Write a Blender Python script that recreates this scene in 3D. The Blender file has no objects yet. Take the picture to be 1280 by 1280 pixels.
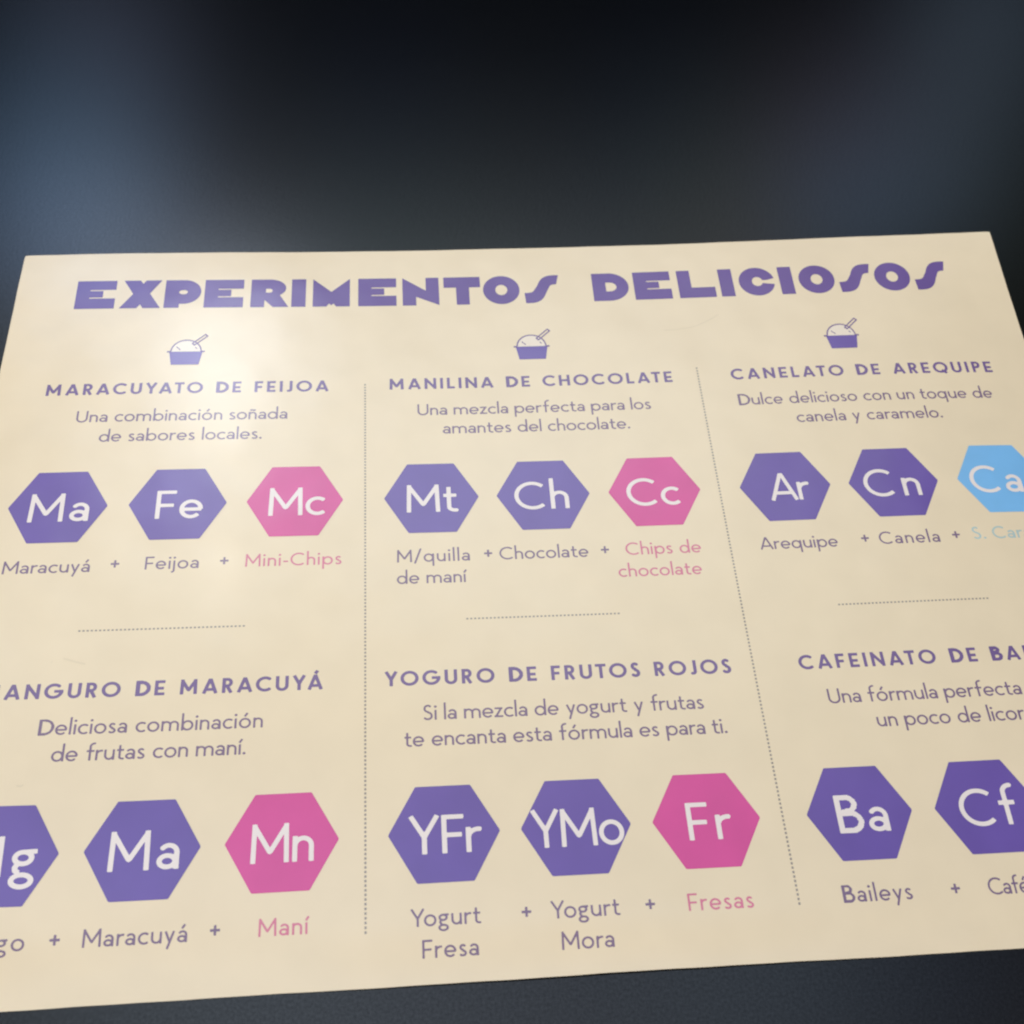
import bpy, math
import numpy as np

U = 0.01782                      # one layout unit (the side of a printed hexagon) in metres: the sheet is A3

# ------------------------------------------------------------------ camera
scene = bpy.context.scene
C = scene.collection
cam_d = bpy.data.cameras.new("camera")
cam = bpy.data.objects.new("camera", cam_d)
C.objects.link(cam)
from mathutils import Matrix, Vector
_R = ((0.9963330416, 0.0294896435, -0.0803170658),
      (-0.0673194828, 0.8495676287, -0.5231662560),
      (0.0528067928, 0.5266547305, 0.8484375272))
m = Matrix(_R).to_4x4()
m.translation = Vector((-2.91494554, -14.57041266, 20.81827286)) * U
cam.matrix_world = m
cam_d.sensor_width = 36.0
cam_d.lens = 36.0 * 1450.25 / 1280.0
cam_d.clip_start = 0.01
cam_d.clip_end = 50.0
cam_d.dof.use_dof = True
cam_d.dof.focus_distance = 0.415
cam_d.dof.aperture_fstop = 20.0
scene.camera = cam

# ------------------------------------------------------------------ world: a dim room, soft brighter patches
world = bpy.data.worlds.new("World")
scene.world = world
world.use_nodes = True
wt = world.node_tree
wt.nodes.clear()
w_out = wt.nodes.new("ShaderNodeOutputWorld")
w_bg = wt.nodes.new("ShaderNodeBackground")
w_tc = wt.nodes.new("ShaderNodeTexCoord")
wt.links.new(w_bg.outputs[0], w_out.inputs[0])
w_bg.inputs[1].default_value = 1.0
w_sum = None
def world_add(col):
    global w_sum
    if w_sum is None:
        w_sum = col
    else:
        a = wt.nodes.new("ShaderNodeVectorMath"); a.operation = 'ADD'
        wt.links.new(w_sum, a.inputs[0]); wt.links.new(col, a.inputs[1])
        w_sum = a.outputs[0]
def world_blob(d, k, rgb):
    v = Vector(d).normalized()
    nrm = wt.nodes.new("ShaderNodeVectorMath"); nrm.operation = 'NORMALIZE'
    wt.links.new(w_tc.outputs["Generated"], nrm.inputs[0])
    dt = wt.nodes.new("ShaderNodeVectorMath"); dt.operation = 'DOT_PRODUCT'
    wt.links.new(nrm.outputs[0], dt.inputs[0]); dt.inputs[1].default_value = v
    s = wt.nodes.new("ShaderNodeMath"); s.operation = 'MULTIPLY_ADD'
    wt.links.new(dt.outputs["Value"], s.inputs[0]); s.inputs[1].default_value = k; s.inputs[2].default_value = -k
    e = wt.nodes.new("ShaderNodeMath"); e.operation = 'EXPONENT'
    wt.links.new(s.outputs[0], e.inputs[0])
    c = wt.nodes.new("ShaderNodeVectorMath"); c.operation = 'SCALE'
    c.inputs[0].default_value = rgb
    wt.links.new(e.outputs[0], c.inputs["Scale"])
    world_add(c.outputs[0])
# direction, tightness, radiance
world_blob((0.0, -0.66, 0.75), 5.2, (2.17, 1.98, 1.72))      # pale ceiling overhead and behind the viewer
world_blob((-0.1432, 0.6255, 0.7670), 520, (5.8, 6.8, 8.3))      # lit ceiling panel seen as the glare on the sheet
# windows and darker ceiling round the table
world_blob((-0.2429, 0.6827, 0.6892), 420, (1.66, 2.12, 3.06))
world_blob((-0.2984, 0.6807, 0.6690), 420, (0.43, 0.77, 1.43))
world_blob((-0.2539, 0.7265, 0.6385), 420, (0.15, 0.52, 0.90))
world_blob((-0.2286, 0.7790, 0.5838), 420, (0.38, 0.43, 0.66))
world_blob((-0.2101, 0.7574, 0.6183), 420, (0.02, 0.00, 0.00))
world_blob((0.4306, 0.7328, 0.5268), 420, (0.31, 0.42, 0.58))
world_blob((0.4056, 0.6724, 0.6191), 420, (0.35, 0.50, 0.71))
world_blob((0.3364, 0.7095, 0.6192), 420, (0.26, 0.18, 0.29))
world_blob((0.3401, 0.6663, 0.6636), 420, (0.03, 0.40, 0.81))
world_blob((0.2420, 0.6927, 0.6794), 260, (0.11, 0.34, 0.28))
world_blob((-0.0192, 0.7584, 0.6515), 260, (0.00, 0.00, 0.09))
world_blob((0.2019, 0.7424, 0.6388), 260, (0.00, 0.00, 0.07))
world_blob((-0.0426, 0.6922, 0.7205), 200, (0.06, 0.17, 0.14))
world_blob((0.2106, 0.6751, 0.7071), 200, (0.00, 0.00, 0.13))
world_blob((0.2870, 0.6561, 0.6980), 200, (0.45, 0.16, 0.00))
world_blob((-0.1412, 0.6726, 0.7264), 200, (0.29, 0.27, 0.40))
world_blob((0.4553, 0.6341, 0.6249), 200, (0.05, 0.06, 0.00))
world_blob((0.0544, 0.5708, 0.8193), 85, (2.50, 2.88, 3.14))
world_blob((-0.2120, 0.5313, 0.8202), 85, (2.30, 2.47, 2.46))
world_blob((0.2547, 0.4973, 0.8294), 85, (1.34, 1.46, 1.40))
world_blob((-0.0193, 0.4191, 0.9077), 85, (0.59, 0.41, 0.00))
world_blob((0.3082, 0.3386, 0.8890), 85, (0.34, 0.34, 0.24))
world_blob((-0.2071, 0.1487, 0.9669), 40, (1.05, 1.29, 1.59))
world_blob((0.0633, 0.1645, 0.9844), 40, (0.58, 0.73, 1.01))
world_blob((0.3867, 0.1444, 0.9108), 160, (0.00, 0.06, 0.24))
world_blob((0.2556, 0.1482, 0.9554), 160, (0.31, 0.47, 0.67))
wt.links.new(w_sum, w_bg.inputs[0])

# ------------------------------------------------------------------ lamps
def area(name, loc, target, size, power, col):
    d = bpy.data.lights.new(name, 'AREA')
    d.shape = 'DISK'; d.size = size; d.energy = power; d.color = col
    o = bpy.data.objects.new(name, d)
    C.objects.link(o)
    o.location = loc
    o.rotation_euler = (Vector(target) - Vector(loc)).to_track_quat('-Z', 'Y').to_euler()
    return o
area("left_fill", (-0.85, 0.25, 0.75), (-0.10, 0.0, 0.0), 0.30, 3.2, (1.0, 0.93, 0.82))  # unseen fill light, added for the left-to-right falloff on the sheet
def glare_spot_light(name, px, py, d, power, r):  # small unseen lights added to make glare spots on the coating
    """a small added light, placed to be seen mirrored in the coated sheet from the camera at sheet point (px, py)"""
    p = Vector((px, py, 0)) * U
    v = (p - cam.matrix_world.translation).normalized()
    area(name, p + Vector((v.x, v.y, -v.z)) * d, p, r, power, (1.0, 0.98, 0.92))
glare_spot_light("glare_spot_light", -6.62, -2.07, 1.9, 0.11, 0.09)
glare_spot_light("glare_spot_light", -6.90, 2.55, 1.9, 0.15, 0.16)
glare_spot_light("glare_spot_light", -6.95, 0.85, 1.9, 0.10, 0.12)
scene.view_settings.view_transform = 'Standard'
scene.view_settings.look = 'None'
scene.view_settings.exposure = 0.0
scene.view_settings.gamma = 1.0
scene.view_settings.use_curve_mapping = False
scene.cycles.filter_width = 2.2
scene.cycles.use_denoising = True

# ------------------------------------------------------------------ materials
def new_mat(name):
    mt = bpy.data.materials.new(name); mt.use_nodes = True
    nt = mt.node_tree
    return mt, nt, nt.nodes["Principled BSDF"]

def sheet_bump(nt, b):
    """The gentle cockle and the fine tooth of the coated sheet, shared by the paper and everything printed on it."""
    tc = nt.nodes.new("ShaderNodeTexCoord")
    n1 = nt.nodes.new("ShaderNodeTexNoise"); n1.inputs["Scale"].default_value = 20.0; n1.inputs["Detail"].default_value = 2.0
    n2 = nt.nodes.new("ShaderNodeTexNoise"); n2.inputs["Scale"].default_value = 900.0; n2.inputs["Detail"].default_value = 2.0
    nt.links.new(tc.outputs["Object"], n1.inputs["Vector"]); nt.links.new(tc.outputs["Object"], n2.inputs["Vector"])
    n1.inputs["Roughness"].default_value = 0.55
    b1 = nt.nodes.new("ShaderNodeBump"); b1.inputs["Strength"].default_value = 1.0; b1.inputs["Distance"].default_value = 0.0012
    b2 = nt.nodes.new("ShaderNodeBump"); b2.inputs["Strength"].default_value = 1.0; b2.inputs["Distance"].default_value = 0.00001
    nt.links.new(n1.outputs["Fac"], b1.inputs["Height"]); nt.links.new(n2.outputs["Fac"], b2.inputs["Height"])
    nt.links.new(b1.outputs[0], b2.inputs["Normal"]); nt.links.new(b2.outputs[0], b.inputs["Normal"])
    return tc

ROUGH = 0.22
def print_mat(name, rgb, vary=0.05):
    mt, nt, b = new_mat(name)
    tc = sheet_bump(nt, b)
    n = nt.nodes.new("ShaderNodeTexNoise"); n.inputs["Scale"].default_value = 60.0; n.inputs["Detail"].default_value = 5.0
    nt.links.new(tc.outputs["Object"], n.inputs["Vector"])
    r = nt.nodes.new("ShaderNodeValToRGB")
    r.color_ramp.elements[0].position = 0.3; r.color_ramp.elements[1].position = 0.7
    r.color_ramp.elements[0].color = (*[c * (1 - vary) for c in rgb], 1)
    r.color_ramp.elements[1].color = (*[min(1, c * (1 + vary)) for c in rgb], 1)
    nt.links.new(n.outputs["Fac"], r.inputs[0]); nt.links.new(r.outputs[0], b.inputs["Base Color"])
    b.inputs["Roughness"].default_value = ROUGH
    b.inputs["Specular IOR Level"].default_value = 0.45
    b.inputs["Coat Weight"].default_value = 0.40
    b.inputs["Coat Roughness"].default_value = 0.09
    return mt

M_paper = print_mat("coated_cream_paper", (0.810, 0.700, 0.525), 0.02)
M_purple = print_mat("purple_ink", (0.135, 0.082, 0.390))
M_title = print_mat("title_purple_ink", (0.125, 0.066, 0.305))
M_head = print_mat("heading_ink", (0.165, 0.105, 0.300))
M_text = print_mat("text_ink", (0.205, 0.140, 0.255))
M_pink = print_mat("magenta_ink", (0.650, 0.068, 0.325))
M_pinktext = print_mat("pink_text_ink", (0.660, 0.200, 0.320))
M_blue = print_mat("sky_blue_ink", (0.20, 0.50, 0.90))
M_bluetext = print_mat("pale_blue_text_ink", (0.42, 0.58, 0.62))
M_white = print_mat("pale_knockout", (0.830, 0.770, 0.780), 0.02)
M_scoop = print_mat("scoop_white", (0.83, 0.75, 0.66), 0.02)
M_scuff = print_mat("scuffed_paper", (0.74, 0.64, 0.48), 0.05)
M_edge = print_mat("cut_paper_edge", (0.90, 0.88, 0.84), 0.02)  # white paper core, made paler to stand in for light on the edge
M_dot = print_mat("dotted_line_ink", (0.320, 0.285, 0.265))

M_table, nt, b = new_mat("black_satin_table")
b.inputs["Base Color"].default_value = (0.0012, 0.0016, 0.0024, 1)
b.inputs["Roughness"].default_value = 0.36
tc = nt.nodes.new("ShaderNodeTexCoord")
n1 = nt.nodes.new("ShaderNodeTexNoise"); n1.inputs["Scale"].default_value = 700.0; n1.inputs["Detail"].default_value = 3.0
nt.links.new(tc.outputs["Object"], n1.inputs["Vector"])
gr = nt.nodes.new("ShaderNodeTexNoise"); gr.inputs["Scale"].default_value = 1100.0; gr.inputs["Detail"].default_value = 2.0
gm = nt.nodes.new("ShaderNodeMapRange"); gm.inputs[1].default_value = 0.3; gm.inputs[2].default_value = 0.7; gm.inputs[3].default_value = 0.34; gm.inputs[4].default_value = 0.50
nt.links.new(tc.outputs["Object"], gr.inputs["Vector"]); nt.links.new(gr.outputs["Fac"], gm.inputs[0]); nt.links.new(gm.outputs[0], b.inputs["Specular IOR Level"])
bp = nt.nodes.new("ShaderNodeBump"); bp.inputs["Strength"].default_value = 1.0; bp.inputs["Distance"].default_value = 0.000007
nt.links.new(n1.outputs["Fac"], bp.inputs["Height"]); nt.links.new(bp.outputs[0], b.inputs["Normal"])
n2 = nt.nodes.new("ShaderNodeTexNoise"); n2.inputs["Scale"].default_value = 9.0; n2.inputs["Detail"].default_value = 4.0
nt.links.new(tc.outputs["Object"], n2.inputs["Vector"])
mr = nt.nodes.new("ShaderNodeMapRange"); mr.inputs[3].default_value = 0.12; mr.inputs[4].default_value = 0.16
nt.links.new(n2.outputs["Fac"], mr.inputs[0]); nt.links.new(mr.outputs[0], b.inputs["Roughness"])

# ------------------------------------------------------------------ the lie of the sheet
ZC = [(0,0,.15888),(0,1,.01026),(0,2,.0309),(0,3,-.00932),(0,4,-.01589),(1,0,.08174),(1,1,.17613),(1,2,.03759),(1,3,.00689),
      (1,4,.00369),(2,0,.05934),(2,1,.01563),(2,2,.00893),(2,3,-.00856),(2,4,-.0117),(3,0,-.00375),(3,1,.01681),(3,2,.01558),
      (3,3,.01019),(4,0,-.00596),(4,1,-.01042),(4,2,.02473),(5,0,-.00446),(5,1,.00962)]
def sheet_height(x, y):
    X = np.asarray(x) / 11.0; Y = np.asarray(y) / 8.0
    tx = [np.ones_like(X), X]; ty = [np.ones_like(Y), Y]
    for i in range(2, 6): tx.append(2*X*tx[-1] - tx[-2])
    for i in range(2, 5): ty.append(2*Y*ty[-1] - ty[-2])
    h = 0
    for i, j, c in ZC: h = h + c * tx[i] * ty[j]
    e = np.clip((np.asarray(y) + 9.9) / -1.13, 0, 1); e = e*e*(3 - 2*e)      # the lower edge droops back to the table
    return np.maximum(h - 0.6*e*np.maximum(h - 0.03, 0), 0.025)
PX0, PX1, PY0, PY1 = -12.04, 11.536, -11.03, 5.795

def link_mesh(name, verts, faces, mat, parent=None, smooth=True):
    me = bpy.data.meshes.new(name)
    me.from_pydata(verts, [], faces)
    if smooth:
        me.polygons.foreach_set("use_smooth", [True] * len(me.polygons))
    me.materials.append(mat)
    me.update()
    o = bpy.data.objects.new(name, me)
    C.objects.link(o)
    if parent is not None: o.parent = parent
    return o

# ------------------------------------------------------------------ shapes as signed distances -> clean outlines
def sd_seg(X, Y, x0, y0, x1, y1, w):
    L = math.hypot(x1-x0, y1-y0) or 1e-9
    ux, uy = (x1-x0)/L, (y1-y0)/L
    a = (X-x0)*ux + (Y-y0)*uy - L/2
    n = -(X-x0)*uy + (Y-y0)*ux
    dx = np.abs(a) - L/2; dy = np.abs(n) - w
    return np.where((dx > 0) & (dy > 0), np.hypot(np.maximum(dx, 0), np.maximum(dy, 0)), np.maximum(dx, dy))
def sd_path(X, Y, pts, w):
    d = np.full(X.shape, 9.0)
    for k in range(len(pts)-1):
        d = np.minimum(d, sd_seg(X, Y, *pts[k], *pts[k+1], w))
        if k: d = np.minimum(d, np.hypot(X-pts[k][0], Y-pts[k][1]) - w)
    return d
def sd_poly(X, Y, pts):
    d = np.full(X.shape, 1e9); inside = np.zeros(X.shape, bool)
    n = len(pts)
    for k in range(n):
        x0, y0 = pts[k]; x1, y1 = pts[(k+1) % n]
        ex, ey = x1-x0, y1-y0
        t = np.clip(((X-x0)*ex + (Y-y0)*ey) / (ex*ex + ey*ey + 1e-12), 0, 1)
        d = np.minimum(d, np.hypot(X-x0-t*ex, Y-y0-t*ey))
        c = ((y0 > Y) != (y1 > Y))
        with np.errstate(divide='ignore', invalid='ignore'):
            xi = x0 + (Y-y0) * ex / (ey if abs(ey) > 1e-12 else 1e-12)
        inside ^= c & (X < xi)
    return np.where(inside, -d, d)
def sd_ell(X, Y, cx, cy, rx, ry):
    k = np.hypot((X-cx)/rx, (Y-cy)/ry)
    return (k - 1) * min(rx, ry)
def arc(cx, cy, rx, ry, a0, a1, n=20):
    return [(cx + rx*math.cos(math.radians(a0 + (a1-a0)*i/n)), cy + ry*math.sin(math.radians(a0 + (a1-a0)*i/n))) for i in range(n+1)]

def contour(fn, x0, y0, x1, y1, cell):
    """Fill the region fn < 0 with small faces; its border follows the zero line."""
    nx = int(math.ceil((x1-x0)/cell)); ny = int(math.ceil((y1-y0)/cell))
    gx = x0 + np.arange(nx+1)*cell; gy = y0 + np.arange(ny+1)*cell
    X, Y = np.meshgrid(gx, gy)
    D = fn(X + 1e-5, Y + 1.3e-5)
    D = np.where(np.abs(D) < 1e-6, 1e-6, D)
    V, F, vid = [], [], {}
    def vert(key, x, y):
        if key not in vid:
            vid[key] = len(V); V.append((x, y))
        return vid[key]
    neg = D < 0
    any_ = neg[:-1, :-1] | neg[1:, :-1] | neg[:-1, 1:] | neg[1:, 1:]
    for j, i in zip(*np.nonzero(any_)):
        cs = ((j, i), (j, i+1), (j+1, i+1), (j+1, i))
        poly = []
        for k in range(4):
            a, b2 = cs[k], cs[(k+1) % 4]
            da, db = D[a], D[b2]
            if da < 0: poly.append(vert(a, gx[a[1]], gy[a[0]]))
            if (da < 0) != (db < 0):
                t = da / (da - db)
                poly.append(vert((min(a, b2), max(a, b2)), gx[a[1]] + t*(gx[b2[1]]-gx[a[1]]), gy[a[0]] + t*(gy[b2[0]]-gy[a[0]])))
        if len(poly) >= 3: F.append(poly)
    return np.array(V), F

# ------------------------------------------------------------------ a geometric sans, drawn with a pen of half width w
XH, AS, DE = 0.65, 1.12, -0.34
def lowarch(x0, x1, w, xh=XH):
    r = (x1 - x0) / 2
    return [(x0, 0.0)][:0] + arc((x0+x1)/2, xh - w - min(r, .24), r, min(r, .24), 180, 0) + [(x1, 0)]
def glyph(ch, w):
    """-> list of (kind, data), ink width"""
    S = lambda *p: ('p', list(p))
    acc = {'Á': ('A', 0), 'á': ('a', 1), 'é': ('e', 1), 'í': ('ı', 1), 'ó': ('o', 1), 'ú': ('u', 1), 'ñ': ('n', 2)}
    if ch in acc:
        base, k = acc[ch]
        g, wd = glyph(base, w)
        c = wd/2
        if k == 0: g = g + [S((c-.02, 1.08), (c+.12, 1.28))]
        elif k == 1: g = g + [S((c-.03, XH+.10), (c+.11, XH+.33))]
        else: g = g + [('p', [(c-.17, XH+.13), (c-.09, XH+.19), (c, XH+.165), (c+.09, XH+.14), (c+.17, XH+.20)])]
        return g, wd
    ww = w * .92
    if ch == 'A':
        W = .86; s = w/math.cos(math.atan2(.43, 1.0))
        return [S((s, 0), (W/2, 1+.0)), S((W-s, 0), (W/2, 1.0)), S((.22, .27), (W-.22, .27))], W
    if ch == 'B':
        return [S((w, 0), (w, 1)), ('p', [(w, 1-w), (.30, 1-w)] + arc(.30, .76, .20-w/2, .24-w, 90, -90) + [(w, .52+w*.0)]),
                ('p', [(w, .52), (.33, .52)] + arc(.33, .26+w/2, .26-w/2, .26-w/2, 90, -90) + [(w, w)])], .60
    if ch == 'C':
        return [('p', arc(.50, .5, .50-w, .51-w, 48, 312, 34))], .83
    if ch == 'D':
        return [S((w, 0), (w, 1)), ('p', [(w, 1-w), (.26, 1-w)] + arc(.26, .5, .50-w, .5-w, 90, -90, 28) + [(w, w)])], .76
    if ch in 'EF':
        W = .54 if ch == 'E' else .52
        g = [S((w, 0), (w, 1)), S((w, 1-w), (W, 1-w)), S((w, .47), (W-.05, .47))]
        if ch == 'E': g.append(S((w, w), (W, w)))
        return g, W
    if ch == 'G':
        return [('p', arc(.50, .5, .50-w, .51-w, 45, 360, 36)), S((.52, .5-w*.2), (1.0-.0, .5-w*.2))], .98
    if ch == 'H':
        return [S((w, 0), (w, 1)), S((.72-w, 0), (.72-w, 1)), S((w, .5), (.72-w, .5))], .72
    if ch == 'I': return [S((w, 0), (w, 1))], 2*w
    if ch == 'J':
        return [('p', [(.36-w, 1), (.36-w, .26)] + arc(.13, .24, .23-w, .25-w, 0, -110))], .36
    if ch == 'L': return [S((w, 0), (w, 1)), S((w, w), (.50, w))], .50
    if ch == 'M':
        W = .91
        return [S((w, 0), (w+.02, 1)), S((W-w, 0), (W-w-.02, 1)), S((w*.9+.02, 1-w*.9), (W/2, .27)), S((W-w*.9-.02, 1-w*.9), (W/2, .27)),
                ('d', (W/2, .27, w*.8))], W
    if ch == 'N':
        return [S((w, 0), (w, 1)), S((.76-w, 0), (.76-w, 1)), S((w, 1-w), (.76-w, w))], .76
    if ch == 'O': return [('p', arc(.5, .5, .50-w, .51-w, 0, 360, 44))], 1.0
    if ch == 'Q': return [('p', arc(.5, .5, .50-w, .51-w, 0, 360, 44)), S((.56, .26), (.86, -.04))], 1.0
    if ch in 'PR':
        g = [S((w, 0), (w, 1)), ('p', [(w, 1-w), (.29, 1-w)] + arc(.29, .69, .27-w, .31-w, 90, -90) + [(w, .38+w)])]
        if ch == 'R': g.append(S((.26, .38+w), (.58-w*.9, 0)))
        return g, .56 if ch == 'P' else .60
    if ch == 'S':
        return [('p', arc(.26, .75, .235-w, .26-w, 35, 180, 14) + arc(.26, .75, .235-w, .235-w/2, 180, 262, 7)[1:]
                 + arc(.25, .26, .27-w, .27-w/2, 82, 0, 8) + arc(.25, .26, .27-w, .27-w, 0, -150, 14)[1:])], .52
    if ch == 'T': return [S((.30, 0), (.30, 1)), S((0, 1-w), (.60, 1-w))], .60
    if ch == 'U':
        return [('p', [(w, 1), (w, .34)] + arc(.35, .34, .35-w, .35-w, 180, 360)[1:] + [(.70-w, 1)])], .70
    if ch == 'Y': return [S((.37, 0), (.37, .47)), S((.37, .44), (w, 1)), S((.37, .44), (.74-w, 1)), ('d', (.37, .44, w))], .74
    # ---- lower case
    if ch == 'a':
        W = .50
        return [('p', arc(.26, XH-.24, .24-w, .245-w, 150, 0, 14) + [(W-w, .30), (W-w, 0)]),
                ('p', arc(.235, .20, .235-w, .20-w, 0, 360, 26))], W
    if ch == 'b': return [S((w, 0), (w, AS)), ('p', arc(.33, XH/2, .31-w, .335-w, 0, 360, 28))], .64
    if ch == 'd': return [S((.64-w, 0), (.64-w, AS)), ('p', arc(.31, XH/2, .31-w, .335-w, 0, 360, 28))], .64
    if ch == 'p': return [S((w, DE), (w, XH)), ('p', arc(.33, XH/2, .31-w, .335-w, 0, 360, 28))], .64
    if ch == 'q': return [S((.64-w, DE), (.64-w, XH)), ('p', arc(.31, XH/2, .31-w, .335-w, 0, 360, 28))], .64
    if ch == 'c': return [('p', arc(.32, XH/2, .32-w, .335-w, 48, 312, 26))], .53
    if ch == 'e':
        return [('p', arc(.31, XH/2, .31-w, .335-w, -2, 318, 30)), S((w, XH/2-.01), (.62-w*.6, XH/2-.01))], .62
    if ch == 'f':
        return [('p', [(.20, 0), (.20, .88)] + arc(.40, .88, .20, .24-w, 180, 80, 10)[1:]), S((.02, XH-w), (.42, XH-w))], .44
    if ch == 'g':
        return [('p', arc(.26, XH-.205, .215-w*.6, .205-w, 0, 360, 26)), S((.30, XH-w), (.55, XH-w*.8)),
                ('p', [(.15, .29), (.105, .21), (.12, .13), (.20, .085)]),
                ('p', arc(.27, -.115, .27-w, .205-w, 0, 360, 30))], .55
    if ch == 'h': return [S((w, 0), (w, AS)), ('p', lowarch(w, .51-w, w))], .51
    if ch == 'n': return [S((w, 0), (w, XH)), ('p', lowarch(w, .51-w, w))], .51
    if ch == 'm': return [S((w, 0), (w, XH)), ('p', lowarch(w, .46, w)), ('p', lowarch(.46, .92-w, w))], .92
    if ch == 'ı': return [S((w, 0), (w, XH))], 2*w
    if ch == 'i': return [S((w, 0), (w, XH)), ('d', (w, .87, w*1.35))], 2*w
    if ch == 'j': return [('p', [(w, XH), (w, -.12)] + arc(w-.16, -.12, .16, .20-w, 0, -75, 8)[1:]), ('d', (w, .87, w*1.35))], 2*w
    if ch == 'l': return [S((w, 0), (w, AS))], 2*w
    if ch == 'o': return [('p', arc(.32, XH/2, .32-w, .335-w, 0, 360, 30))], .64
    if ch == 'r': return [S((w, 0), (w, XH)), ('p', arc(w+.24, XH-.27, .24, .27-w, 180, 75, 10))], .36
    if ch == 's':
        return [('p', arc(.20, .485, .18-w, .175-w, 30, 180, 10) + arc(.20, .485, .18-w, .155-w/2, 180, 262, 6)[1:]
                 + arc(.19, .165, .205-w, .165-w/2, 82, 0, 7) + arc(.19, .165, .205-w, .175-w, 0, -150, 12)[1:])], .40
    if ch == 't': return [('p', [(.15, .90), (.15, .17)] + arc(.32, .17, .17, .18-w, 180, 290, 9)[1:]), S((.0, XH-w), (.36, XH-w))], .39
    if ch == 'u':
        return [S((.54-w, 0), (.54-w, XH)), ('p', [(w, XH)] + [(.54 - x, XH - y) for x, y in lowarch(w, .54-w, w)][::-1][1:])] if False else \
               [S((.54-w, 0), (.54-w, XH)), ('p', [(w, XH)] + arc(.27, w+.24, .27-w, .24, 180, 360))], .54
    if ch == 'y': return [S((w*1.1, XH), (.285, .06)), S((.54-w*1.1, XH), (.17, DE+.02))], .54
    if ch == 'z': return [S((.02, XH-w), (.46, XH-w)), S((0, w), (.48, w)), S((w*1.5, w), (.46-w*1.3, XH-w))], .48
    if ch == '/': return [S((0, -.12), (.38, 1.08))], .40
    if ch == '-': return [S((0, .34), (.30, .34))], .30
    if ch == '.': return [('d', (w*1.3, w*1.3, w*1.4))], w*2.6
    if ch == "'": return [S((w, .7), (w, 1.0))], 2*w
    if ch == '+': return [S((0, .5), (.62, .5)), S((.31, .19), (.31, .81))], .62
    raise KeyError(ch)

_cache = {}
def glyph_mesh(ch, w, cell):
    key = (ch, w, cell)
    if key not in _cache:
        g, wd = glyph(ch, w)
        def fn(X, Y):
            d = np.full(X.shape, 9.0)
            for k, a in g:
                if k == 'p':
                    closed = len(a) > 8 and abs(a[0][0]-a[-1][0]) + abs(a[0][1]-a[-1][1]) < 1e-6
                    d = np.minimum(d, sd_path(X, Y, a + a[1:2] if closed else a, w))
                else: d = np.minimum(d, np.hypot(X-a[0], Y-a[1]) - a[2])
            return np.maximum(d, np.maximum(-AS*0 - 0.42 - Y, -.3 - X)) if ch != 'A' else np.maximum(d, Y - 1.0)
        V, F = contour(fn, -.32, -.42, wd + .28, 1.40, cell)
        _cache[key] = (V, F, wd)
    return _cache[key]
KERN = {'AT': -.10, 'TA': -.10, 'LA': -.02, 'AY': -.12, 'YA': -.12, 'UY': -.02, 'AC': -.04, 'RA': -.03, 'YÁ': -.12, 'ÁG': 0, 'LO': -.03, 'Yo': -.14, 'TO': -.03, 'YO': -.06,
        'Fr': -.04, 'YF': -.01, 'Fe': -.03, 'ry': -.03, 'ra': -.03, 'rf': -.01, 'fr': -.03, 'Ar': -.04, 'FR': -.01, 'Fé': -.03, 'YM': -.04, 'AG': -.03, 'UT': -.02, 'MA': .05, 'AF': -.01}
SB = 0.115
def gx(w): return 1.12 if w == .059 else 1.14     # the face is a wide one
ROUND_L = set('CGOQcdeoqag'); ROUND_R = set('DOQbopeP'); DIAG = set('AYTyzÁ')
def bearing(a, b):
    s = SB
    if a in ROUND_R: s -= .025
    if b in ROUND_L: s -= .025
    if a in DIAG: s -= .035
    if b in DIAG: s -= .035
    if a in 'cstrf': s -= .03
    return s + KERN.get(a+b, 0)
def run(text, w, track):
    space = .60 if w > .075 else .46
    x = 0; pos = []
    for i, ch in enumerate(text):
        if ch == ' ':
            x += space + track*2; pos.append(None); continue
        if i and text[i-1] != ' ': x += bearing(text[i-1], ch) + track
        pos.append((x, glyph(ch, w)[1] * gx(w)))
        x += pos[-1][1]
    return pos
def text_geo(text, u0, u1, v, cap, w, cell, sub=None):
    """Text with the ink of text[sub] spanning u0..u1 on base line v."""
    a, z = sub or (0, len(text))
    def ink(t):
        p = run(text, w, t); q = [k for k in p[a:z] if k]
        return q[0][0], q[-1][0] + q[-1][1], p
    target = (u1 - u0) / cap
    lo, hi = (-.03 if w == .059 else -.07), .40
    for _ in range(40):
        mid = (lo+hi)/2; i0, i1, p = ink(mid)
        if i1 - i0 < target: lo = mid
        else: hi = mid
    i0, i1, p = ink(lo)
    sx = target / (i1 - i0)
    Vs, Fs, n = [], [], 0
    for ch, q in zip(text, p):
        if q is None: continue
        V, F, wd = glyph_mesh(ch, w, cell)
        P = np.empty_like(V)
        P[:, 0] = u0 + (V[:, 0]*gx(w) + q[0] - i0) * sx * cap
        P[:, 1] = v + V[:, 1] * cap
        Vs.append(P); Fs += [[k + n for k in f] for f in F]; n += len(V)
    return np.concatenate(Vs), Fs
def merge(geos):
    Vs, Fs, n = [], [], 0
    for V, F in geos:
        Vs.append(V); Fs += [[k+n for k in f] for f in F]; n += len(V)
    return np.concatenate(Vs), Fs
def lay(name, geo, layer, mat, parent):
    """Lay flat print on the sheet; layer counts ink films of 0.04 mm."""
    V, F = geo
    keep = [f for f in F if all(PX0 < V[k][0] < PX1 and PY0 < V[k][1] < PY1 for k in f)]
    z = sheet_height(V[:, 0], V[:, 1]) * U + layer * 4e-5
    return link_mesh(name, np.column_stack([V[:, 0]*U, V[:, 1]*U, z]).tolist(), keep, mat, parent)

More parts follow.
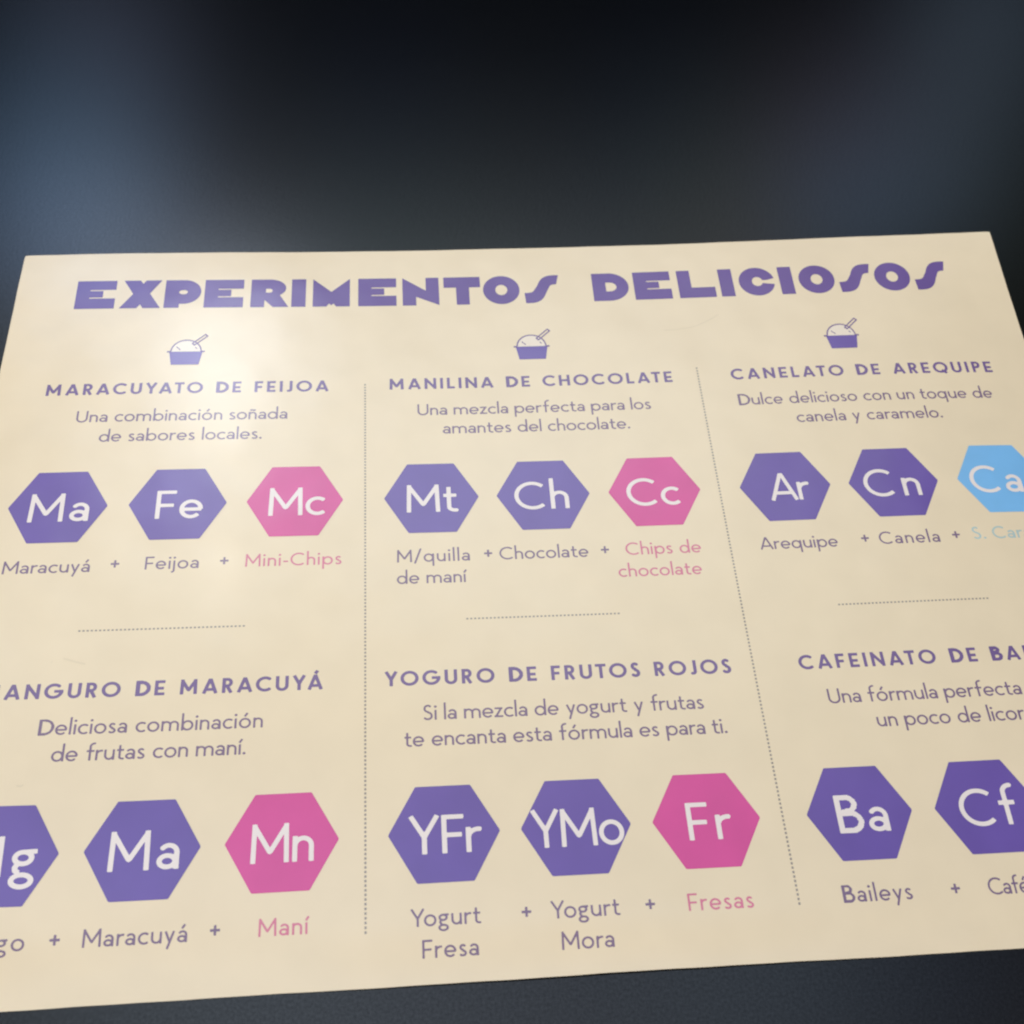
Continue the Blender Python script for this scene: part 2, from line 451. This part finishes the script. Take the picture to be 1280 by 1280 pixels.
# ------------------------------------------------------------------ table
def build_table():
    x0, x1, y0, y1, t, r = -0.75, 0.80, -0.50, 0.85, 0.03, 0.004
    prof = [(r, 0.0), (r*.3, -r*.3), (0.0, -r), (0.0, -t)]
    V, F = [], []
    for d, z in prof:
        V += [(x0+d, y0+d, z), (x1-d, y0+d, z), (x1-d, y1-d, z), (x0+d, y1-d, z)]
    F.append((0, 1, 2, 3))
    for k in range(len(prof)-1):
        for s in range(4):
            a, b2 = 4*k + s, 4*k + (s+1) % 4
            F.append((a, a+4, b2+4, b2))
    n = len(V); F.append((n-1, n-2, n-3, n-4))
    o = link_mesh("table_top", V, F, M_table, None, smooth=False)
    o['label'] = "black satin table top lying under the cream printed menu sheet"
    o['category'] = "table"
build_table()

# ------------------------------------------------------------------ the menu sheet
menu = bpy.data.objects.new("paper_menu", None)
menu.empty_display_size = 0.05
C.objects.link(menu)
menu['label'] = "glossy cream paper menu with purple lettering and coloured hexagons, lying on the black table"
menu['category'] = "menu"

def build_sheet():
    nx, ny, th = 236, 168, 0.00028
    gx = np.linspace(PX0, PX1, nx+1); gy = np.linspace(PY0, PY1, ny+1)
    X, Y = np.meshgrid(gx, gy)
    Z = sheet_height(X, Y) * U
    # the trim is not dead straight
    def wob(t, s): return .006*np.sin(t*.8 + s) + .003*np.sin(t*2.1 + 2*s) + .0015*np.sin(t*5.7 + 3*s)
    Y[0, :] += wob(gx, .4); Y[-1, :] += wob(gx, 1.9); X[:, 0] += wob(gy, 3.1); X[:, -1] += wob(gy, 4.4)
    for (j, i), (dx, dy) in (((0, 0), (.01, .01)), ((0, nx), (-.01, .01)), ((ny, 0), (.012, -.01)), ((ny, nx), (-.008, -.008))):
        X[j, i] += dx; Y[j, i] += dy
    top = np.column_stack([X.ravel()*U, Y.ravel()*U, Z.ravel()])
    bot = top.copy(); bot[:, 2] -= th
    idx = lambda j, i: j*(nx+1) + i
    N = (nx+1)*(ny+1)
    F = []
    for j in range(ny):
        for i in range(nx):
            q = (idx(j, i), idx(j, i+1), idx(j+1, i+1), idx(j+1, i))
            F.append(q); F.append(tuple(k+N for k in q[::-1]))
    n_flat = len(F)
    ring = [idx(0, i) for i in range(nx)] + [idx(j, nx) for j in range(ny)] + [idx(ny, i) for i in range(nx, 0, -1)] + [idx(j, 0) for j in range(ny, 0, -1)]
    # separate rim vertices so that the edge stays crisp
    n_rim = len(F)
    V = top.tolist() + bot.tolist()
    base = len(V)
    for k in ring: V.append(top[k].tolist())
    for k in ring: V.append(bot[k].tolist())
    L = len(ring)
    for k in range(L):
        a, b2 = base + k, base + (k+1) % L
        F.append((a, a+L, b2+L, b2))
    o = link_mesh("sheet", V, F, M_paper, menu)
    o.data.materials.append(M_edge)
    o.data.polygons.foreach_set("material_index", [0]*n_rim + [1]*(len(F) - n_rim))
    return o
build_sheet()

# ---- title
def box(x0, y0, x1, y1): return [(x0, y0), (x1, y0), (x1, y1), (x0, y1)]
def title_letter(ch, X, Y):
    un = lambda *a: np.minimum.reduce(a)
    if ch == 'E':
        d = sd_poly(X, Y, box(0, 0, 1.04, 1))
        for q in (box(.36, .365, 1.2, .40), box(.36, .635, 1.2, .67), box(.71, .365, 1.2, .67)): d = np.maximum(d, -sd_poly(X, Y, q))
        return d
    if ch == 'X': return un(sd_poly(X, Y, [(0.03, 1), (.47, 1), (1.06, 0), (.60, 0)]), sd_poly(X, Y, [(.62, 1), (1.04, 1), (.44, 0), (-.02, 0)]))
    if ch == 'P':
        d = un(sd_poly(X, Y, box(0, 0, .40, 1)), sd_poly(X, Y, box(0, .14, .50, 1)), np.maximum(sd_ell(X, Y, .50, .57, .46, .43), .5 - X))
        return np.maximum(d, -sd_ell(X, Y, .49, .56, .115, .075))
    if ch == 'R':
        d = un(sd_poly(X, Y, box(0, 0, .37, 1)), sd_poly(X, Y, box(0, .36, .50, 1)), np.maximum(sd_ell(X, Y, .50, .68, .44, .32), .5 - X),
               sd_poly(X, Y, [(.30, .48), (.76, .46), (1.02, 0), (.60, 0), (.37, .26)]))
        return np.maximum(d, -un(sd_poly(X, Y, box(.40, .52, .50, .66)), sd_ell(X, Y, .50, .59, .075, .07)))
    if ch == 'I': return sd_poly(X, Y, box(0, 0, .385, 1))
    if ch == 'M': return sd_poly(X, Y, [(0, 0), (0, 1), (.5, .53), (1.0, 1), (1.0, 0), (.63, 0), (.56, .11), (.5, .04), (.44, .11), (.37, 0)])
    if ch == 'N': return sd_poly(X, Y, [(0, 0), (0, 1), (.64, .53), (.64, 1), (1.0, 1), (1.0, 0), (.37, .31), (.37, 0)])
    if ch == 'T': return un(sd_poly(X, Y, box(0, .62, 1.01, 1)), sd_poly(X, Y, box(.34, 0, .70, 1)))
    if ch == 'O': return np.maximum(sd_ell(X, Y, .505, .5, .505, .51), -sd_ell(X, Y, .505, .5, .165, .185))
    if ch == 'C':
        d = np.maximum(sd_ell(X, Y, .505, .5, .505, .51), -sd_ell(X, Y, .52, .5, .15, .165))
        d = np.maximum(d, -sd_poly(X, Y, [(.55, .545), (.80, .545), (1.2, .66), (1.2, .36), (.55, .455)]))
        return d
    if ch == 'L': return un(sd_poly(X, Y, box(0, 0, .37, 1)), sd_poly(X, Y, box(0, 0, 1.03, .37)))
    if ch == 'D':
        d = un(sd_poly(X, Y, box(0, 0, .46, 1)), np.maximum(sd_ell(X, Y, .46, .5, .55, .5), .45 - X))
        return np.maximum(d, -un(sd_poly(X, Y, box(.37, .34, .49, .66)), np.maximum(sd_ell(X, Y, .48, .5, .19, .16), .48 - X)))
    if ch == 'S':
        t = np.linspace(0, 1, 25)
        B = lambda a, b2, c, d: (1-t)**3*a + 3*(1-t)**2*t*b2 + 3*(1-t)*t*t*c + t**3*d
        top = list(zip(B(.0, .30, .22, .36)[:], B(.37, .37, .42, .60))) + list(zip(B(.36, .47, .60, .98), B(.60, .92, 1.02, .99)))[1:]
        low = list(zip(B(.90, .68, .74, .62), B(.66, .64, .62, .40))) + list(zip(B(.62, .50, .36, .02), B(.40, .06, -.02, .0)))[1:]
        return sd_poly(X, Y, [(float(a), float(b2)) for a, b2 in top + low])
_tl = {}
def title_geo(items, v, cap):
    out = []
    for ch, u in items:
        if ch not in _tl: _tl[ch] = contour(lambda X, Y: title_letter(ch, X, Y), -.1, -.06, 1.16, 1.06, 1/64)
        V, F = _tl[ch]
        P = V.copy(); P[:, 0] = u + V[:, 0]*cap; P[:, 1] = v + V[:, 1]*cap
        out.append((P, F))
    return merge(out)
T1 = list(zip("EXPERIMENTOS", (-10.685, -9.655, -8.665, -7.755, -6.685, -5.742, -5.245, -4.184, -3.139, -2.160, -1.222, -0.235)))
T2 = list(zip("DELICIOSOS", (1.412, 2.413, 3.485, 4.500, 4.975, 5.968, 6.445, 7.415, 8.315, 9.290)))
o = lay("title_lettering", title_geo(T1 + T2, 4.040, 0.865), 1, M_title, menu)
o['label'] = "fat purple block letter title across the top"

# ---- hexagons
HA = [math.radians(a) for a in (180, 120, 60, 0, -60, -120)]
def hex_geo(cx, cy, s):
    pts = [(math.cos(a)*s, math.sin(a)*s) for a in HA]
    V, F = contour(lambda X, Y: sd_poly(X, Y, pts), -1.1, -1.0, 1.1, 1.0, 0.03)
    return V + np.array([cx, cy]), F
W_SYM, W_HEAD, W_TXT, W_LAB = .059, .094, .058, .058
def hexagon(cx, cy, sym, r0, r1, mat, lab=None, sub=None):
    h = lay("hexagon", hex_geo(cx, cy, 1.0), 2, mat, menu)
    if lab: h['label'] = lab
    lay("symbol", text_geo(sym, cx+r0, cx+r1, cy-.362, .69, W_SYM, 1/44, sub), 3, M_white, h)
R1, R2 = -1.352, -8.524
MG, BL = "magenta hexagon", "sky blue hexagon"
for cx, cy, sym, r0, r1, mat, lab in (
    (-10.304, R1-.01, 'Ma', -.57, .64, M_purple, None), (-7.886, R1-.005, 'Fe', -.44, .52, M_purple, None), (-5.484, R1, 'Mc', -.54, .63, M_pink, MG),
    (-2.630, R1, 'Mt', -.53, .55, M_purple, None), (-.253, R1, 'Ch', -.62, .54, M_purple, None), (2.150, R1, 'Cc', -.61, .53, M_pink, MG),
    (5.008, R1, 'Ar', -.37, .51, M_purple, None), (7.408, R1, 'Cn', -.67, .57, M_purple, None), (9.850, R1+.02, 'Ca', -.72, .44, M_blue, BL),
    (-10.304, R2-.02, 'Mg', -.62, .64, M_purple, None), (-7.896, R2-.01, 'Ma', -.57, .64, M_purple, None), (-5.488, R2, 'Mn', -.54, .56, M_pink, MG),
    (-2.626, R2, 'YFr', -.64, .66, M_purple, None), (-.253, R2, 'YMo', -.82, .86, M_purple, None), (2.140, R2, 'Fr', -.36, .44, M_pink, MG),
    (5.014, R2, 'Ba', -.44, .52, M_purple, None), (7.444, R2, 'Cf', -.53, .56, M_purple, None)):
    hexagon(cx, cy, sym, r0, r1, mat, lab)

# ---- headings, descriptions, ingredient names
CAP = .305
def heading(text, u0, u1, v, sub=None):
    lay("heading", text_geo(text, u0, u1, v, CAP, W_HEAD, 1/34, sub), 1, M_head, menu)
heading("MARACUYATO DE FEIJOA", -10.97, -4.83, 1.545)
heading("MANILINA DE CHOCOLATE", -3.48, 2.96, 1.562)
heading("CANELATO DE AREQUIPE", 4.32, 10.5, 1.562)
heading("MANGURO DE MARACUYÁ", -10.685, -4.82, -5.654, (1, 19))
heading("YOGURO DE FRUTOS ROJOS", -3.66, 3.11, -5.648)
heading("CAFEINATO DE BAILEYS", 4.475, 8.103, -5.640, (0, 12))
def description(lines):
    lay("description", merge([text_geo(t, u0, u1, v, CAP, W_TXT, 1/30, sub) for t, u0, u1, v, sub in lines]), 1, M_text, menu)
description([("Una combinación soñada", -10.23, -5.72, .80, None), ("de sabores locales.", -9.69, -6.25, .272, None)])
description([("Una mezcla perfecta para los", -2.87, 2.37, .83, None), ("amantes del chocolate.", -2.33, 1.83, .315, None)])
description([("Dulce delicioso con un toque de", 4.38, 10.3, .838, None), ("canela y caramelo.", 5.61, 8.97, .312, None)])
description([("Deliciosa combinación", -9.96, -5.92, -6.374, None), ("de frutas con maní.", -9.67, -6.21, -6.885, None)])
description([("Si la mezcla de yogurt y frutas", -2.94, 2.45, -6.366, None), ("te encanta esta fórmula es para ti.", -3.30, 2.82, -6.880, None)])
description([("Una fórmula perfecta con", 4.91, 8.79, -6.375, (0, 20)), ("un poco de licor y amor.", 5.76, 8.545, -6.892, (0, 15))])
def ingredient(lines, mat=M_text, lab=None):
    o = lay("ingredient_name", merge([text_geo(t, u0, u1, v, .295, W_LAB, 1/30, sub) for t, u0, u1, v, sub in lines]), 1, mat, menu)
    if lab: o['label'] = lab
L1, L1b, L2, L2b = -2.915, -3.418, -10.108, -10.620
PK = "pink ingredient name"
ingredient([("Maracuyá", -11.17, -9.48, L1-.02, None)])
ingredient([("Feijoa", -8.41, -7.35, L1, None)])
ingredient([("Mini-Chips", -6.43, -4.50, L1, None)], M_pinktext, PK)
ingredient([("M/quilla", -3.38, -1.89, L1, None), ("de maní", -3.39, -2.00, L1b, None)])
ingredient([("Chocolate", -1.28, .57, L1, None)])
ingredient([("Chips de", 1.35, 2.94, L1+.01, None), ("chocolate", 1.14, 2.88, L1b, None)], M_pinktext, PK)
ingredient([("Arequipe", 4.19, 5.86, L1+.015, None)])
ingredient([("Canela", 6.76, 8.07, L1+.03, None)])
ingredient([("S. Caramelo", 8.81, 9.53, L1+.07, (0, 4))], M_bluetext, "pale blue ingredient name")
ingredient([("Mango", -10.98, -9.69, L2-.012, None)])
ingredient([("Maracuyá", -8.76, -7.03, L2-.008, None)])
ingredient([("Maní", -5.84, -5.01, L2, None)], M_pinktext, PK)
ingredient([("Yogurt", -3.26, -2.05, L2, None), ("Fresa", -3.07, -2.11, L2b, None)])
ingredient([("Yogurt", -.84, .37, L2, None), ("Mora", -.69, .22, L2b, None)])
ingredient([("Fresas", 1.58, 2.75, L2, None)], M_pinktext, PK)
ingredient([("Baileys", 4.38, 5.65, L2, None)])
ingredient([("Café", 7.07, 7.84, L2, None)])
for u, v in ((-9.0, -2.765), (-6.85, -2.761), (-1.51, -2.757), (.92, -2.76), (6.46, -2.727), (8.44, -2.724),
             (-9.21, -9.973), (-6.57, -9.955), (-1.26, -9.968), (.91, -9.957), (6.46, -9.966)):
    lay("plus_sign", text_geo("+", u-.084, u+.084, v-.136, .272, .080, 1/30), 1, M_text, menu)

# ---- dotted lines
def dots(name, pts, w, l, vertical):
    V, F = [], []
    for u, v in pts:
        a, b2 = (w/2, l/2) if vertical else (l/2, w/2)
        k = len(V)
        V += [(u-a, v-b2), (u+a, v-b2), (u+a, v+b2), (u-a, v+b2)]; F.append([k, k+1, k+2, k+3])
    lay(name, (np.array(V), F), 1, M_dot, menu)
for u, vt in ((-4.025, 1.71), (3.563, 1.93)):
    dots("column_divider", [(u, v) for v in np.arange(vt, -10.16, -0.078)], .038, .043, True)
for u0, u1 in ((-9.50, -6.36), (-2.01, 1.07), (5.57, 8.75)):
    dots("row_divider", [(u, -4.252) for u in np.arange(u0, u1, .078)], .034, .042, False)

# ---- ice cream tub icons
def icon(cx, v):
    t = lay("tub_icon", contour_at(lambda X, Y: sd_poly(X, Y, [(-.37, 0), (.37, 0), (.305, -.375), (-.305, -.375)]), cx, v, -.45, -.45, .45, .1), 2, M_purple, menu)
    def dome(X, Y):
        return np.maximum(sd_ell(X, Y, 0, 0, .335, .335), -Y)
    lay("scoop", contour_at(lambda X, Y: np.maximum(dome(X, Y), .005 - Y), cx, v, -.45, -.05, .45, .45), 1, M_scoop, t)
    def outline(X, Y):
        d = sd_path(X, Y, arc(0, 0, .335, .335, 0, 180, 30), .016)
        d = np.minimum(d, sd_seg(X, Y, -.42, .0, -.345, .0, .022)); d = np.minimum(d, sd_seg(X, Y, .345, .0, .42, .0, .022))
        for a, b2 in ((-.22, .15), (-.17, .10), (.20, .13)): d = np.minimum(d, sd_seg(X, Y, a, b2, a+.04, b2-.05, .012))
        return d
    lay("scoop_outline", contour_at(outline, cx, v, -.5, -.1, .5, .45), 2, M_head, t)
    def spoon(X, Y):
        o_ = sd_path(X, Y, [(.14, .20), (.44, .485)], .05)
        i_ = sd_path(X, Y, [(.165, .224), (.417, .464)], .022)
        return np.maximum(o_, -i_)
    lay("spoon", contour_at(spoon, cx, v, -.1, .05, .6, .6), 3, M_head, t)
def contour_at(fn, cx, v, x0, y0, x1, y1):
    V, F = contour(fn, x0, y0, x1, y1, .0125)
    return V + np.array([cx, v]), F
for cx in (-8.045, -.190, 7.125): icon(cx, 2.725)

# ---- scuffs on the coating
def scuff(pts, w):
    ws = lambda X, Y: sd_path(X, Y, pts, w)
    xs = [p[0] for p in pts]; ys = [p[1] for p in pts]
    lay("scuff_mark", contour(ws, min(xs)-.1, min(ys)-.1, max(xs)+.1, max(ys)+.1, .012), 1, M_scuff, menu)
scuff([(2.96, 3.08), (3.25, 3.09), (3.5, 3.12), (3.74, 3.18), (3.94, 3.27), (4.14, 3.38), (4.32, 3.50)], .010)
scuff([(-9.72, -4.83), (-9.60, -4.87), (-9.45, -4.92), (-9.30, -4.96)], .020)
scuff([(-9.93, -4.89), (-9.91, -4.90)], .022)
scuff([(-10.19, -7.31), (-10.12, -7.33), (-10.07, -7.30)], .016)
